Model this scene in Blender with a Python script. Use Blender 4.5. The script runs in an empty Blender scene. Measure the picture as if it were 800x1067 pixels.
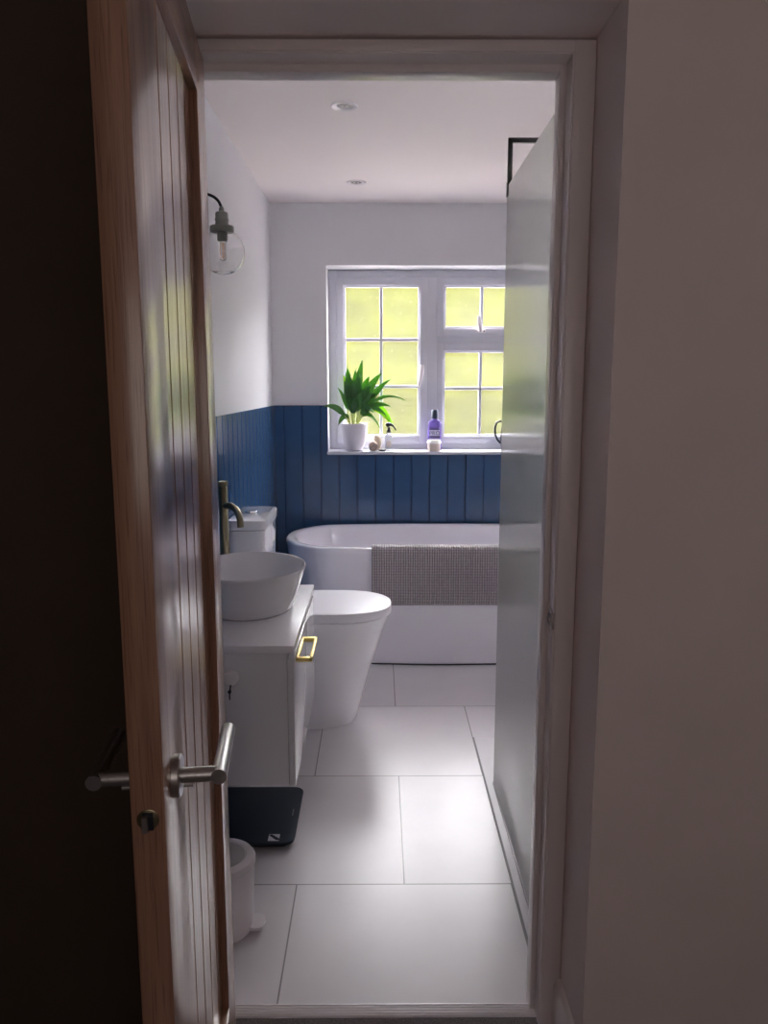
import bpy, bmesh, math, random
from mathutils import Vector, Matrix, noise
random.seed(7)
PI = math.pi
S = bpy.context.scene
COL = S.collection

# ------------------------------------------------------------------ camera, sky, sun, exposure
cam_d = bpy.data.cameras.new('camera')
cam_d.sensor_fit = 'VERTICAL'; cam_d.sensor_height = 36.0
cam_d.lens = 820.0 / 1067.0 * 36.0
cam_d.clip_start = 0.02
cam = bpy.data.objects.new('camera', cam_d); COL.objects.link(cam)
cam.location = (0, 0, 1.40)
cam.rotation_euler = (math.radians(90 - 9.13), 0, math.radians(-0.35))
S.camera = cam

w = bpy.data.worlds.new('sky'); S.world = w; w.use_nodes = True
bg = w.node_tree.nodes['Background']
bg.inputs[0].default_value = (0.97, 0.92, 1.0, 1); bg.inputs[1].default_value = 33.5

def light(name, kind, loc, rot, energy, color, size=1.0, size_y=None):
    d = bpy.data.lights.new(name, kind); d.energy = energy; d.color = color
    if kind == 'AREA':
        d.size = size
        if size_y: d.shape = 'RECTANGLE'; d.size_y = size_y
    o = bpy.data.objects.new(name, d); COL.objects.link(o)
    o.location = loc; o.rotation_euler = rot
    return o
sun = light('sun', 'SUN', (0, 0, 8), (math.radians(38), 0, math.radians(-25)), 5.0, (1.0, 0.95, 0.86))
sun.data.angle = 0.02
portal = light('window_portal', 'AREA', (0.31, 4.90, 1.52), (math.radians(-90), 0, 0), 1, (1, 1, 1), 1.22, 1.05)
portal.data.cycles.is_portal = True
portal2 = light('added_window_portal', 'AREA', (1.42, 1.91, 1.78), (math.radians(90), 0, math.radians(90)), 1, (1, 1, 1), 0.42, 0.60)  # guides sky light through the added window in the shower wall
portal2.data.cycles.is_portal = True
hall_area = light('hall_ambient', 'AREA', (0.35, -1.22, 1.65), (math.radians(90), 0, 0), 4.4, (1.0, 0.87, 0.83), 1.3, 0.9)  # unseen area light standing in for the hall ambient behind the camera

S.view_settings.view_transform = 'Standard'
S.view_settings.look = 'None'
S.view_settings.exposure = 0.12
S.view_settings.gamma = 1.0
S.view_settings.use_curve_mapping = False
S.cycles.use_denoising = True
S.cycles.max_bounces = 16
S.cycles.diffuse_bounces = 8
S.cycles.transparent_max_bounces = 12
S.cycles.sample_clamp_indirect = 60.0
S.cycles.caustics_reflective = False
S.cycles.caustics_refractive = False

# ------------------------------------------------------------------ materials
def mat(name, color, rough=0.5, metal=0.0, spec=0.5, var=0.0, vscale=8.0, bump=0.0, bscale=60.0, coat=0.0,
        trans=0.0, ior=1.5, stretch=(1, 1, 1), sheen=0.0):
    m = bpy.data.materials.new(name); m.use_nodes = True
    nt = m.node_tree; p = nt.nodes['Principled BSDF']
    p.inputs['Base Color'].default_value = (*color, 1)
    p.inputs['Roughness'].default_value = rough
    p.inputs['Metallic'].default_value = metal
    p.inputs['Specular IOR Level'].default_value = spec
    p.inputs['IOR'].default_value = ior
    p.inputs['Coat Weight'].default_value = coat
    p.inputs['Coat Roughness'].default_value = 0.05
    p.inputs['Transmission Weight'].default_value = trans
    p.inputs['Sheen Weight'].default_value = sheen
    tc = nt.nodes.new('ShaderNodeTexCoord'); mp = nt.nodes.new('ShaderNodeMapping')
    mp.inputs['Scale'].default_value = stretch
    nt.links.new(tc.outputs['Object'], mp.inputs['Vector'])
    if var > 0:
        n = nt.nodes.new('ShaderNodeTexNoise'); n.inputs['Scale'].default_value = vscale; n.inputs['Detail'].default_value = 5
        nt.links.new(mp.outputs[0], n.inputs['Vector'])
        r = nt.nodes.new('ShaderNodeValToRGB')
        lo = [max(0, c * (1 - var)) for c in color]; hi = [min(1, c * (1 + var)) for c in color]
        r.color_ramp.elements[0].position = 0.3; r.color_ramp.elements[1].position = 0.7
        r.color_ramp.elements[0].color = (*lo, 1); r.color_ramp.elements[1].color = (*hi, 1)
        nt.links.new(n.outputs['Fac'], r.inputs['Fac']); nt.links.new(r.outputs['Color'], p.inputs['Base Color'])
    if bump > 0:
        n2 = nt.nodes.new('ShaderNodeTexNoise'); n2.inputs['Scale'].default_value = bscale; n2.inputs['Detail'].default_value = 3
        nt.links.new(mp.outputs[0], n2.inputs['Vector'])
        b = nt.nodes.new('ShaderNodeBump'); b.inputs['Strength'].default_value = bump; b.inputs['Distance'].default_value = 0.004
        nt.links.new(n2.outputs['Fac'], b.inputs['Height']); nt.links.new(b.outputs['Normal'], p.inputs['Normal'])
    return m

def oak(name, axis):
    m = bpy.data.materials.new(name); m.use_nodes = True
    nt = m.node_tree; p = nt.nodes['Principled BSDF']
    p.inputs['Roughness'].default_value = 0.34; p.inputs['Specular IOR Level'].default_value = 0.6
    p.inputs['Coat Weight'].default_value = 1.0; p.inputs['Coat Roughness'].default_value = 0.19; p.inputs['Coat Tint'].default_value = (1.0, 0.93, 0.86, 1)
    tc = nt.nodes.new('ShaderNodeTexCoord'); mp = nt.nodes.new('ShaderNodeMapping')
    sc = [34, 34, 34]; sc[axis] = 1.6
    mp.inputs['Scale'].default_value = sc
    nt.links.new(tc.outputs['Object'], mp.inputs['Vector'])
    n = nt.nodes.new('ShaderNodeTexNoise'); n.inputs['Scale'].default_value = 1.4; n.inputs['Detail'].default_value = 6; n.inputs['Distortion'].default_value = 0.5
    nt.links.new(mp.outputs[0], n.inputs['Vector'])
    r = nt.nodes.new('ShaderNodeValToRGB')
    e = r.color_ramp.elements
    e[0].position = 0.25; e[0].color = (0.215, 0.112, 0.072, 1)
    e[1].position = 0.75; e[1].color = (0.47, 0.295, 0.21, 1)
    e2 = r.color_ramp.elements.new(0.5); e2.color = (0.355, 0.205, 0.14, 1)
    nt.links.new(n.outputs['Fac'], r.inputs['Fac'])
    # fine dark pores
    mp2 = nt.nodes.new('ShaderNodeMapping'); sc2 = [420, 420, 420]; sc2[axis] = 14
    mp2.inputs['Scale'].default_value = sc2
    nt.links.new(tc.outputs['Object'], mp2.inputs['Vector'])
    n2 = nt.nodes.new('ShaderNodeTexNoise'); n2.inputs['Scale'].default_value = 1.0; n2.inputs['Detail'].default_value = 2
    nt.links.new(mp2.outputs[0], n2.inputs['Vector'])
    r2 = nt.nodes.new('ShaderNodeValToRGB'); r2.color_ramp.elements[0].position = 0.33; r2.color_ramp.elements[1].position = 0.45
    r2.color_ramp.elements[0].color = (0.62, 0.55, 0.5, 1); r2.color_ramp.elements[1].color = (1, 1, 1, 1)
    nt.links.new(n2.outputs['Fac'], r2.inputs['Fac'])
    mx = nt.nodes.new('ShaderNodeMix'); mx.data_type = 'RGBA'; mx.blend_type = 'MULTIPLY'; mx.inputs['Factor'].default_value = 0.8
    nt.links.new(r.outputs['Color'], mx.inputs['A']); nt.links.new(r2.outputs['Color'], mx.inputs['B'])
    nt.links.new(mx.outputs['Result'], p.inputs['Base Color'])
    b = nt.nodes.new('ShaderNodeBump'); b.inputs['Strength'].default_value = 0.25; b.inputs['Distance'].default_value = 0.001
    nt.links.new(n2.outputs['Fac'], b.inputs['Height']); nt.links.new(b.outputs['Normal'], p.inputs['Normal'])
    return m

M = {}
M['paint'] = mat('white_wall_paint', (0.65, 0.645, 0.67), 0.6, bump=0.05, bscale=120)
M['hallpaint'] = mat('hall_wall_paint', (0.87, 0.80, 0.78), 0.7, bump=0.08, bscale=90, var=0.03, vscale=5)
M['ceiling'] = mat('ceiling_paint', (0.87, 0.81, 0.80), 0.7, bump=0.04, bscale=100)
M['gloss'] = mat('white_gloss_woodwork', (0.84, 0.80, 0.80), 0.3)
M['navy'] = mat('navy_board_paint', (0.020, 0.072, 0.172), 0.26, coat=0.4, var=0.08, vscale=6, bump=0.05, bscale=80)
M['oakV'] = oak('oak_upright_grain', 2)
M['oakH'] = oak('oak_cross_grain', 0)
M['steel'] = mat('satin_steel', (0.50, 0.49, 0.48), 0.32, metal=1, bump=0.06, bscale=300)
M['darksteel'] = mat('dark_bronze_metal', (0.045, 0.043, 0.04), 0.4, metal=0.6)
M['chrome'] = mat('chrome', (0.8, 0.8, 0.8), 0.12, metal=1)
M['alu'] = mat('aluminium_strip', (0.95, 0.93, 0.96), 0.3, metal=0.15)
M['gold'] = mat('brushed_gold', (1.0, 0.82, 0.33), 0.42, metal=1, bump=0.03, bscale=200)
M['brass'] = mat('aged_brass', (0.34, 0.30, 0.20), 0.3, metal=1)
M['holder'] = mat('grey_lampholder', (0.24, 0.25, 0.23), 0.4, metal=0.5)
M['ceramic'] = mat('white_ceramic', (0.80, 0.79, 0.825), 0.08, coat=0.6)
M['lidplastic'] = mat('white_lid_plastic', (0.72, 0.70, 0.745), 0.32, spec=0.35)
M['acrylic'] = mat('white_bath_acrylic', (0.76, 0.74, 0.80), 0.1, coat=0.5)
M['basinw'] = mat('basin_ceramic', (0.78, 0.77, 0.80), 0.1, coat=0.5)
M['lacquer'] = mat('grey_gloss_lacquer', (0.70, 0.69, 0.71), 0.14, coat=0.5)
M['counter'] = mat('counter_gloss', (0.82, 0.80, 0.83), 0.32, spec=0.35)
M['upvc'] = mat('white_upvc', (0.58, 0.58, 0.64), 0.3)
M['wplastic'] = mat('white_plastic', (0.78, 0.74, 0.76), 0.3)
M['gplastic'] = mat('grey_plastic', (0.38, 0.37, 0.38), 0.35)
M['black'] = mat('black_plastic', (0.012, 0.014, 0.02), 0.35)
M['cable'] = mat('black_cable', (0.01, 0.011, 0.014), 0.6)
M['scaleglass'] = mat('dark_scale_glass', (0.010, 0.020, 0.036), 0.3, spec=0.35)
M['pot'] = mat('white_pot_glaze', (0.72, 0.69, 0.76), 0.3, bump=0.03, bscale=60)
M['soil'] = mat('potting_soil', (0.03, 0.02, 0.015), 0.95, var=0.4, vscale=120, bump=0.6, bscale=150)
M['stone'] = mat('tan_stone', (0.36, 0.28, 0.24), 0.8, var=0.25, vscale=40, bump=0.25, bscale=90)
M['stone2'] = mat('pale_stone', (0.46, 0.38, 0.29), 0.8, var=0.2, vscale=40, bump=0.25, bscale=90)
M['slate'] = mat('dark_flat_stone', (0.07, 0.065, 0.065), 0.7, var=0.25, vscale=60)
M['jar'] = mat('cream_jar', (0.70, 0.60, 0.54), 0.4)
M['jarlid'] = mat('white_jar_lid', (0.85, 0.84, 0.82), 0.35)
M['capblue'] = mat('navy_cap', (0.03, 0.05, 0.09), 0.4)
M['lens'] = mat('dark_lamp_lens', (0.16, 0.15, 0.16), 0.3)
M['lblpurple'] = mat('label_purple', (0.09, 0.06, 0.2), 0.5)
M['lblpale'] = mat('label_pale', (0.55, 0.52, 0.66), 0.5)
M['mug'] = mat('dark_jug_enamel', (0.03, 0.035, 0.055), 0.3)
M['carpet'] = mat('grey_hall_carpet', (0.23, 0.21, 0.215), 0.95, var=0.4, vscale=300, bump=0.6, bscale=400)
M['patio'] = mat('pale_patio', (0.20, 0.175, 0.16), 0.8, var=0.1, vscale=3)
M['brick'] = mat('outer_render', (0.6, 0.55, 0.5), 0.8, var=0.1, vscale=5)
M['stem'] = mat('pale_stems', (0.42, 0.50, 0.16), 0.5)
M['glass'] = mat('clear_glass', (1, 1, 1), 0.0, trans=1.0, ior=1.45)
M['clearplastic'] = mat('clear_plastic', (0.93, 0.95, 1.0), 0.05, trans=0.9, ior=1.2)
M['purple'] = mat('purple_liquid_bottle', (0.42, 0.30, 0.88), 0.12, trans=0.65, ior=1.25)
M['filament'] = mat('copper_filament', (0.75, 0.4, 0.2), 0.4, metal=1)
M['darkwall'] = mat('hall_end_dark', (0.085, 0.058, 0.042), 0.8, var=0.05)  # one dark even colour for the hall walls left of the doorway

def tile_mat():
    m = bpy.data.materials.new('large_grey_floor_tiles'); m.use_nodes = True
    nt = m.node_tree; p = nt.nodes['Principled BSDF']
    tc = nt.nodes.new('ShaderNodeTexCoord'); mp = nt.nodes.new('ShaderNodeMapping')
    mp.inputs['Location'].default_value = (0.54, -1.413, 0)
    nt.links.new(tc.outputs['Object'], mp.inputs['Vector'])
    b = nt.nodes.new('ShaderNodeTexBrick')
    b.offset = 0.5; b.offset_frequency = 2; b.squash = 1
    for k, v in (('Scale', 1.0), ('Mortar Size', 0.0022), ('Mortar Smooth', 0.1), ('Bias', 0.0), ('Brick Width', 0.61), ('Row Height', 0.6285)):
        b.inputs[k].default_value = v
    b.inputs['Color1'].default_value = (0.67, 0.64, 0.66, 1); b.inputs['Color2'].default_value = (0.70, 0.67, 0.69, 1)
    b.inputs['Mortar'].default_value = (0.25, 0.24, 0.24, 1)
    nt.links.new(mp.outputs[0], b.inputs['Vector'])
    n = nt.nodes.new('ShaderNodeTexNoise'); n.inputs['Scale'].default_value = 5; n.inputs['Detail'].default_value = 8
    nt.links.new(tc.outputs['Object'], n.inputs['Vector'])
    r = nt.nodes.new('ShaderNodeValToRGB'); r.color_ramp.elements[0].color = (0.9, 0.9, 0.9, 1); r.color_ramp.elements[1].color = (1.08, 1.07, 1.07, 1)
    nt.links.new(n.outputs['Fac'], r.inputs['Fac'])
    mx = nt.nodes.new('ShaderNodeMix'); mx.data_type = 'RGBA'; mx.blend_type = 'MULTIPLY'; mx.inputs['Factor'].default_value = 1
    nt.links.new(b.outputs['Color'], mx.inputs['A']); nt.links.new(r.outputs['Color'], mx.inputs['B'])
    nt.links.new(mx.outputs['Result'], p.inputs['Base Color'])
    p.inputs['Roughness'].default_value = 0.31
    p.inputs['Specular IOR Level'].default_value = 0.6
    bp = nt.nodes.new('ShaderNodeBump'); bp.inputs['Strength'].default_value = 0.5; bp.inputs['Distance'].default_value = 0.002; bp.invert = True
    nt.links.new(b.outputs['Fac'], bp.inputs['Height']); nt.links.new(bp.outputs['Normal'], p.inputs['Normal'])
    return m
M['tile'] = tile_mat()
M['tray'] = mat('matt_white_tray', (0.76, 0.74, 0.76), 0.4)
M['showerwall'] = mat('white_shower_wall', (0.86, 0.85, 0.85), 0.2)
M['seal'] = mat('dark_grout_seal', (0.26, 0.25, 0.25), 0.6)

def pane_mat(name='frosted_window_glass', lo=.006, hi=.020):
    """obscure glass: part clear, part scattering, a little gloss"""
    m = bpy.data.materials.new(name); m.use_nodes = True
    nt = m.node_tree; nt.nodes.remove(nt.nodes['Principled BSDF']); out = nt.nodes['Material Output']
    tr = nt.nodes.new('ShaderNodeBsdfTransparent'); tr.inputs[0].default_value = (0.96, 0.98, 0.95, 1)
    tl = nt.nodes.new('ShaderNodeBsdfTranslucent'); tl.inputs[0].default_value = (0.9, 0.92, 0.9, 1)
    gl = nt.nodes.new('ShaderNodeBsdfGlossy'); gl.inputs['Roughness'].default_value = 0.25
    tc = nt.nodes.new('ShaderNodeTexCoord')
    n = nt.nodes.new('ShaderNodeTexNoise'); n.inputs['Scale'].default_value = 90; n.inputs['Detail'].default_value = 4
    nt.links.new(tc.outputs['Object'], n.inputs['Vector'])
    mr = nt.nodes.new('ShaderNodeMapRange'); mr.inputs['From Min'].default_value = 0.3; mr.inputs['From Max'].default_value = 0.7
    mr.inputs['To Min'].default_value = lo; mr.inputs['To Max'].default_value = hi
    nt.links.new(n.outputs['Fac'], mr.inputs['Value'])
    a = nt.nodes.new('ShaderNodeMixShader'); nt.links.new(mr.outputs[0], a.inputs[0])
    nt.links.new(tr.outputs[0], a.inputs[1]); nt.links.new(tl.outputs[0], a.inputs[2])
    b = nt.nodes.new('ShaderNodeMixShader'); b.inputs[0].default_value = 0.06
    nt.links.new(a.outputs[0], b.inputs[1]); nt.links.new(gl.outputs[0], b.inputs[2])
    nt.links.new(b.outputs[0], out.inputs['Surface'])
    return m
M['pane'] = pane_mat()
M['pane2'] = pane_mat('heavily_frosted_glass', .55, .75)

def reeded_mat():
    m = bpy.data.materials.new('frosted_reeded_glass'); m.use_nodes = True
    nt = m.node_tree; p = nt.nodes['Principled BSDF']; out = nt.nodes['Material Output']
    nt.nodes.remove(p)
    df = nt.nodes.new('ShaderNodeBsdfDiffuse'); df.inputs[0].default_value = (0.80, 0.81, 0.78, 1)
    tl = nt.nodes.new('ShaderNodeBsdfTranslucent'); tl.inputs[0].default_value = (0.92, 0.93, 0.90, 1)
    gl = nt.nodes.new('ShaderNodeBsdfGlossy'); gl.inputs['Roughness'].default_value = 0.06
    tc = nt.nodes.new('ShaderNodeTexCoord'); mp = nt.nodes.new('ShaderNodeMapping'); mp.inputs['Scale'].default_value = (90, 90, 2.0)
    nt.links.new(tc.outputs['Object'], mp.inputs['Vector'])
    n = nt.nodes.new('ShaderNodeTexNoise'); n.inputs['Scale'].default_value = 1.5; n.inputs['Detail'].default_value = 3
    nt.links.new(mp.outputs[0], n.inputs['Vector'])
    bp = nt.nodes.new('ShaderNodeBump'); bp.inputs['Strength'].default_value = 0.10; bp.inputs['Distance'].default_value = 0.0012
    nt.links.new(n.outputs['Fac'], bp.inputs['Height']); nt.links.new(bp.outputs['Normal'], gl.inputs['Normal'])
    fr = nt.nodes.new('ShaderNodeFresnel'); fr.inputs['IOR'].default_value = 1.9
    a = nt.nodes.new('ShaderNodeMixShader'); a.inputs[0].default_value = 0.82
    nt.links.new(df.outputs[0], a.inputs[1]); nt.links.new(tl.outputs[0], a.inputs[2])
    b = nt.nodes.new('ShaderNodeMixShader'); nt.links.new(fr.outputs[0], b.inputs[0])
    nt.links.new(a.outputs[0], b.inputs[1]); nt.links.new(gl.outputs[0], b.inputs[2])
    nt.links.new(b.outputs[0], out.inputs['Surface'])
    return m
M['reeded'] = reeded_mat()

def leaf_mat(name, c1, c2):
    m = mat(name, c1, 0.22, var=0.25, vscale=30)
    nt = m.node_tree; p = nt.nodes['Principled BSDF']; out = nt.nodes['Material Output']
    tl = nt.nodes.new('ShaderNodeBsdfTranslucent'); tl.inputs[0].default_value = (*c2, 1)
    mx = nt.nodes.new('ShaderNodeMixShader'); mx.inputs[0].default_value = 0.36
    nt.links.new(p.outputs[0], mx.inputs[1]); nt.links.new(tl.outputs[0], mx.inputs[2])
    nt.links.new(mx.outputs[0], out.inputs['Surface'])
    return m
M['leaf'] = leaf_mat('green_leaf', (0.055, 0.15, 0.06), (0.20, 0.46, 0.05))
M['backlitleaf'] = leaf_mat('backlit_lime_leaf', (0.22, 0.42, 0.04), (0.50, 0.85, 0.06))  # backlit glow of a leaf put into a lighter lime colour
M['hedge'] = mat('yellow_green_hedge', (0.0275, 0.0295, 0.0035), 0.9, spec=0.0, var=0.22, vscale=3.0)

def towel_mat():
    m = mat('grey_waffle_cotton', (0.36, 0.33, 0.34), 0.95, sheen=0.3)
    nt = m.node_tree; p = nt.nodes['Principled BSDF']
    tc = nt.nodes.new('ShaderNodeTexCoord')
    b = nt.nodes.new('ShaderNodeTexBrick'); b.offset = 0.0
    for k, v in (('Scale', 1.0), ('Mortar Size', 0.0019), ('Mortar Smooth', 0.7), ('Brick Width', 0.0118), ('Row Height', 0.0075)):
        b.inputs[k].default_value = v
    b.inputs['Color1'].default_value = (0.52, 0.48, 0.49, 1); b.inputs['Color2'].default_value = (0.44, 0.40, 0.41, 1)
    b.inputs['Mortar'].default_value = (0.17, 0.155, 0.165, 1)
    uv = nt.nodes.new('ShaderNodeUVMap')
    nt.links.new(uv.outputs[0], b.inputs['Vector']); nt.links.new(b.outputs['Color'], p.inputs['Base Color'])
    return m
M['towel'] = towel_mat()

# ------------------------------------------------------------------ mesh helpers
class MB:
    def __init__(self): self.bm = bmesh.new()
    def _add(self, verts, faces):
        vs = [self.bm.verts.new(v) for v in verts]
        for f in faces:
            try: self.bm.faces.new([vs[i] for i in f])
            except ValueError: pass
        return vs
    def box(self, x0, x1, y0, y1, z0, z1, bevel=0.0, seg=2):
        t = bmesh.new(); bmesh.ops.create_cube(t, size=1)
        for v in t.verts:
            v.co = Vector(((x0 + x1) / 2 + v.co.x * (x1 - x0), (y0 + y1) / 2 + v.co.y * (y1 - y0), (z0 + z1) / 2 + v.co.z * (z1 - z0)))
        if bevel > 0: bmesh.ops.bevel(t, geom=list(t.edges), offset=bevel, segments=seg, profile=0.5, affect='EDGES')
        self.merge(t); return self
    def merge(self, t, mtx=None):
        me = bpy.data.meshes.new('tmp'); t.to_mesh(me); t.free()
        if mtx is not None: me.transform(mtx)
        self.bm.from_mesh(me); bpy.data.meshes.remove(me)
    def loft(self, rings, cap0=True, cap1=True, closed=True):
        n = len(rings[0]); V = [[self.bm.verts.new(p) for p in r] for r in rings]
        for a, b in zip(V, V[1:]):
            for i in range(n if closed else n - 1):
                j = (i + 1) % n
                try: self.bm.faces.new((a[i], a[j], b[j], b[i]))
                except ValueError: pass
        if cap0: self.bm.faces.new(list(reversed(V[0])))
        if cap1: self.bm.faces.new(V[-1])
        return self
    def lathe(self, prof, c=(0, 0, 0), axis='z', n=40, cap0=True, cap1=True, sx=1.0, sy=1.0):
        rings = []
        for r, h in prof:
            ring = []
            for i in range(n):
                a = 2 * PI * i / n; p, q = r * math.cos(a) * sx, r * math.sin(a) * sy
                if axis == 'z': v = (p, q, h)
                elif axis == 'x': v = (h, p, q)
                else: v = (q, h, p)
                ring.append(Vector(v) + Vector(c))
            rings.append(ring)
        return self.loft(rings, cap0, cap1)
    def tube(self, pts, r, n=12, caps=True):
        pts = [Vector(p) for p in pts]; rad = r if isinstance(r, (list, tuple)) else [r] * len(pts)
        rings = []; up = None
        for i, p in enumerate(pts):
            t = (pts[min(i + 1, len(pts) - 1)] - pts[max(i - 1, 0)]).normalized()
            if up is None:
                up = Vector((0, 0, 1)) if abs(t.z) < 0.9 else Vector((1, 0, 0))
            u = (up - t * up.dot(t)).normalized(); v = t.cross(u); up = u
            rings.append([p + (u * math.cos(2 * PI * k / n) + v * math.sin(2 * PI * k / n)) * rad[i] for k in range(n)])
        return self.loft(rings, caps, caps)
    def prism(self, poly, axis, a, b):
        def P(p, h):
            if axis == 'z': return (p[0], p[1], h)
            if axis == 'y': return (p[0], h, p[1])
            return (h, p[0], p[1])
        return self.loft([[Vector(P(p, a)) for p in poly], [Vector(P(p, b)) for p in poly]])
    def build(self, name, m, parent=None, smooth=True, angle=35, inv=True, mods=()):
        bmesh.ops.recalc_face_normals(self.bm, faces=self.bm.faces)
        me = bpy.data.meshes.new(name); self.bm.to_mesh(me); self.bm.free()
        if smooth:
            for p in me.polygons: p.use_smooth = True
            me.set_sharp_from_angle(angle=math.radians(angle))
        me.materials.append(M[m] if isinstance(m, str) else m)
        o = bpy.data.objects.new(name, me); COL.objects.link(o)
        if parent is not None:
            o.parent = parent
            if inv: me.transform(world_of(parent).inverted())
        return o

def world_of(o):
    m = Matrix.LocRotScale(o.location, o.rotation_euler, None)
    return world_of(o.parent) @ m if o.parent else m

def thing(name, label, cat, loc=(0, 0, 0), rz=0.0, group=None, kind=None):
    o = bpy.data.objects.new(name, None); COL.objects.link(o); o.empty_display_size = 0.05
    o.location = loc; o.rotation_euler = (0, 0, rz)
    if label: o['label'] = label
    if cat: o['category'] = cat
    if group: o['group'] = group
    if kind: o['kind'] = kind
    return o
def tag(o, label, cat, group=None, base=None, kind=None):
    o['label'] = label; o['category'] = cat
    if group: o['group'] = group
    if kind: o['kind'] = kind
    if base is not None:
        o.data.transform(Matrix.Translation(-Vector(base))); o.location = base
    return o
def struct(o, label=None):
    o['kind'] = 'structure'
    if label: o['label'] = label
    return o
def bez(p0, p1, p2, t): return p0 * (1 - t) ** 2 + p1 * 2 * t * (1 - t) + p2 * t * t
def arc(c, r, a0, a1, n, plane='xz'):
    out = []
    for i in range(n + 1):
        a = a0 + (a1 - a0) * i / n
        if plane == 'xz': out.append((c[0] + r * math.cos(a), c[1], c[2] + r * math.sin(a)))
        elif plane == 'xy': out.append((c[0] + r * math.cos(a), c[1] + r * math.sin(a), c[2]))
    return out

# ------------------------------------------------------------------ the room shell
LW, RW, BW, FW, CH = -0.61, 1.28, 4.58, 1.66, 2.40      # bathroom left / right / back / front wall faces, ceiling
HF, OF = 1.54, 1.35                                     # door wall face inside the niche, outer hall wall face
WX0, WX1, WZ0, WZ1 = -0.297, 0.915, 1.005, 2.066         # window opening

struct(MB().box(LW - .1, RW + .1, 1.60, BW + .1, -.10, 0).build('floor_bathroom', 'tile', smooth=False), 'floor of large pale grey tiles in the bathroom')
struct(MB().box(-1.45, 2.35, -1.35, 1.57, -.10, -0.004).build('floor_hall', 'carpet', smooth=False), 'grey hall carpet')
struct(MB().box(LW - .1, RW + .1, FW, BW + .3, CH, CH + .1).build('ceiling_bathroom', 'ceiling', smooth=False), 'white bathroom ceiling')
struct(MB().box(-1.45, 2.35, -1.35, FW - .001, CH, CH + .1).build('ceiling_hall', 'ceiling', smooth=False), 'hall ceiling')
struct(MB().box(LW - .1, LW, FW - .2, BW + .3, 0, CH).build('wall_left', 'paint', smooth=False), 'white bathroom wall above navy boarding')
SY0, SY1, SZ0, SZ1 = 1.70, 2.12, 1.48, 2.08              # unseen window added to light the screen and front of the room
b = MB(); b.box(RW, RW + .1, FW - .001, SY0, 0, CH); b.box(RW, RW + .1, SY1, BW + .3, 0, CH); b.box(RW, RW + .1, SY0, SY1, 0, SZ0); b.box(RW, RW + .1, SY0, SY1, SZ1, CH)
struct(b.build('wall_right', 'showerwall', smooth=False), 'white wall behind the shower')
w2 = thing('added_window', 'unseen frosted window added in the shower to light the screen and the front of the room', None, (RW + .06, 1.91, SZ0), kind='structure')
b = MB()
for y0, y1, z0, z1 in ((SY0, SY0 + .05, SZ0, SZ1), (SY1 - .05, SY1, SZ0, SZ1), (SY0 + .05, SY1 - .05, SZ0, SZ0 + .05), (SY0 + .05, SY1 - .05, SZ1 - .05, SZ1)):
    b.box(RW + .04, RW + .09, y0, y1, z0, z1, .003)
b.build('window_frame', 'upvc', w2)
b = MB(); b.box(RW + .062, RW + .068, SY0 + .048, SY1 - .048, SZ0 + .048, SZ1 - .048); b.build('glass', 'pane2', w2, smooth=False)
b = MB(); b.box(LW - .1, WX0, BW, BW + .3, 0, CH); b.box(WX1, RW + .1, BW, BW + .3, 0, CH)
b.box(WX0, WX1, BW, BW + .3, 0, WZ0); b.box(WX0, WX1, BW, BW + .3, WZ1, CH)
struct(b.build('wall_back', 'paint', smooth=False), 'white wall around the window')
b = MB(); b.box(-1.45, -.372, HF, FW, 0, CH); b.box(.372, RW, HF, FW, 0, CH); b.box(-.372, .372, HF, FW, 2.008, CH)
struct(b.build('wall_front', 'paint', smooth=False), 'wall the bathroom doorway is set in')
b = MB(); b.box(.394, 2.35, OF, HF - .001, 0, CH); b.box(-.405, .394, OF, HF - .001, 2.018, CH)
struct(b.build('wall_hall', 'hallpaint', smooth=False), 'hall wall stepping back around the doorway')
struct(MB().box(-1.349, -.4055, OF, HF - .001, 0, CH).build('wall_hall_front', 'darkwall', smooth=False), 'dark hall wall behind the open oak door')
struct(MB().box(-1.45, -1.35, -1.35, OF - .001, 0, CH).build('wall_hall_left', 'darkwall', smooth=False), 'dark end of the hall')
struct(MB().box(2.25, 2.35, -1.35, OF - .001, 0, CH).build('wall_hall_right', 'hallpaint', smooth=False))
struct(MB().box(-1.349, 2.249, -1.35, -1.25, 0, CH).build('wall_hall_back', 'hallpaint', smooth=False))
# skirting on the short niche wall
b = MB(); b.prism([(.394, -.003), (.378, -.003), (.378, .105), (.384, .12), (.394, .125)], 'y', OF, HF - .006)
struct(b.build('baseboard_right', 'gloss'), 'white skirting beside the doorway')
# outside
struct(MB().box(-14, 16, BW + .3, 18, -.25, -.15).build('ground_outside', 'patio', smooth=False), 'ground beyond the window')

# ------------------------------------------------------------------ door lining with stops and strike plate
fr = thing('trim_1', 'white painted door lining with stops around the bathroom doorway', None, (0, 1.58, 0), kind='structure')
b = MB()
for s in (-1, 1):
    b.box(min(s * .351, s * .372), max(s * .351, s * .372), HF - .006, FW + .004, 0, 2.008, .0015)
b.box(-.351, .351, HF - .006, FW + .004, 1.992, 2.008, .0015)
b.build('lining', 'gloss', fr)
b = MB()
for s in (-1, 1):
    b.box(min(s * .339, s * .3515), max(s * .339, s * .3515), 1.58, 1.622, 0, 1.993, .002)
b.box(-.339, .339, 1.58, 1.622, 1.978, 1.993, .002)
b.build('door_stop', 'gloss', fr)
b = MB()
for s in (-1, 1):
    b.box(min(s * .354, s * .393), max(s * .354, s * .393), HF - .010, HF - .0005, 0, 2.014, .002)
b.box(-.354, .354, HF - .010, HF - .0005, 1.995, 2.014, .002)
b.build('architrave', 'gloss', fr)
sp = MB().box(.3485, .352, 1.536, 1.572, .912, .948, .001).build('strike_plate', 'steel', fr)
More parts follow.
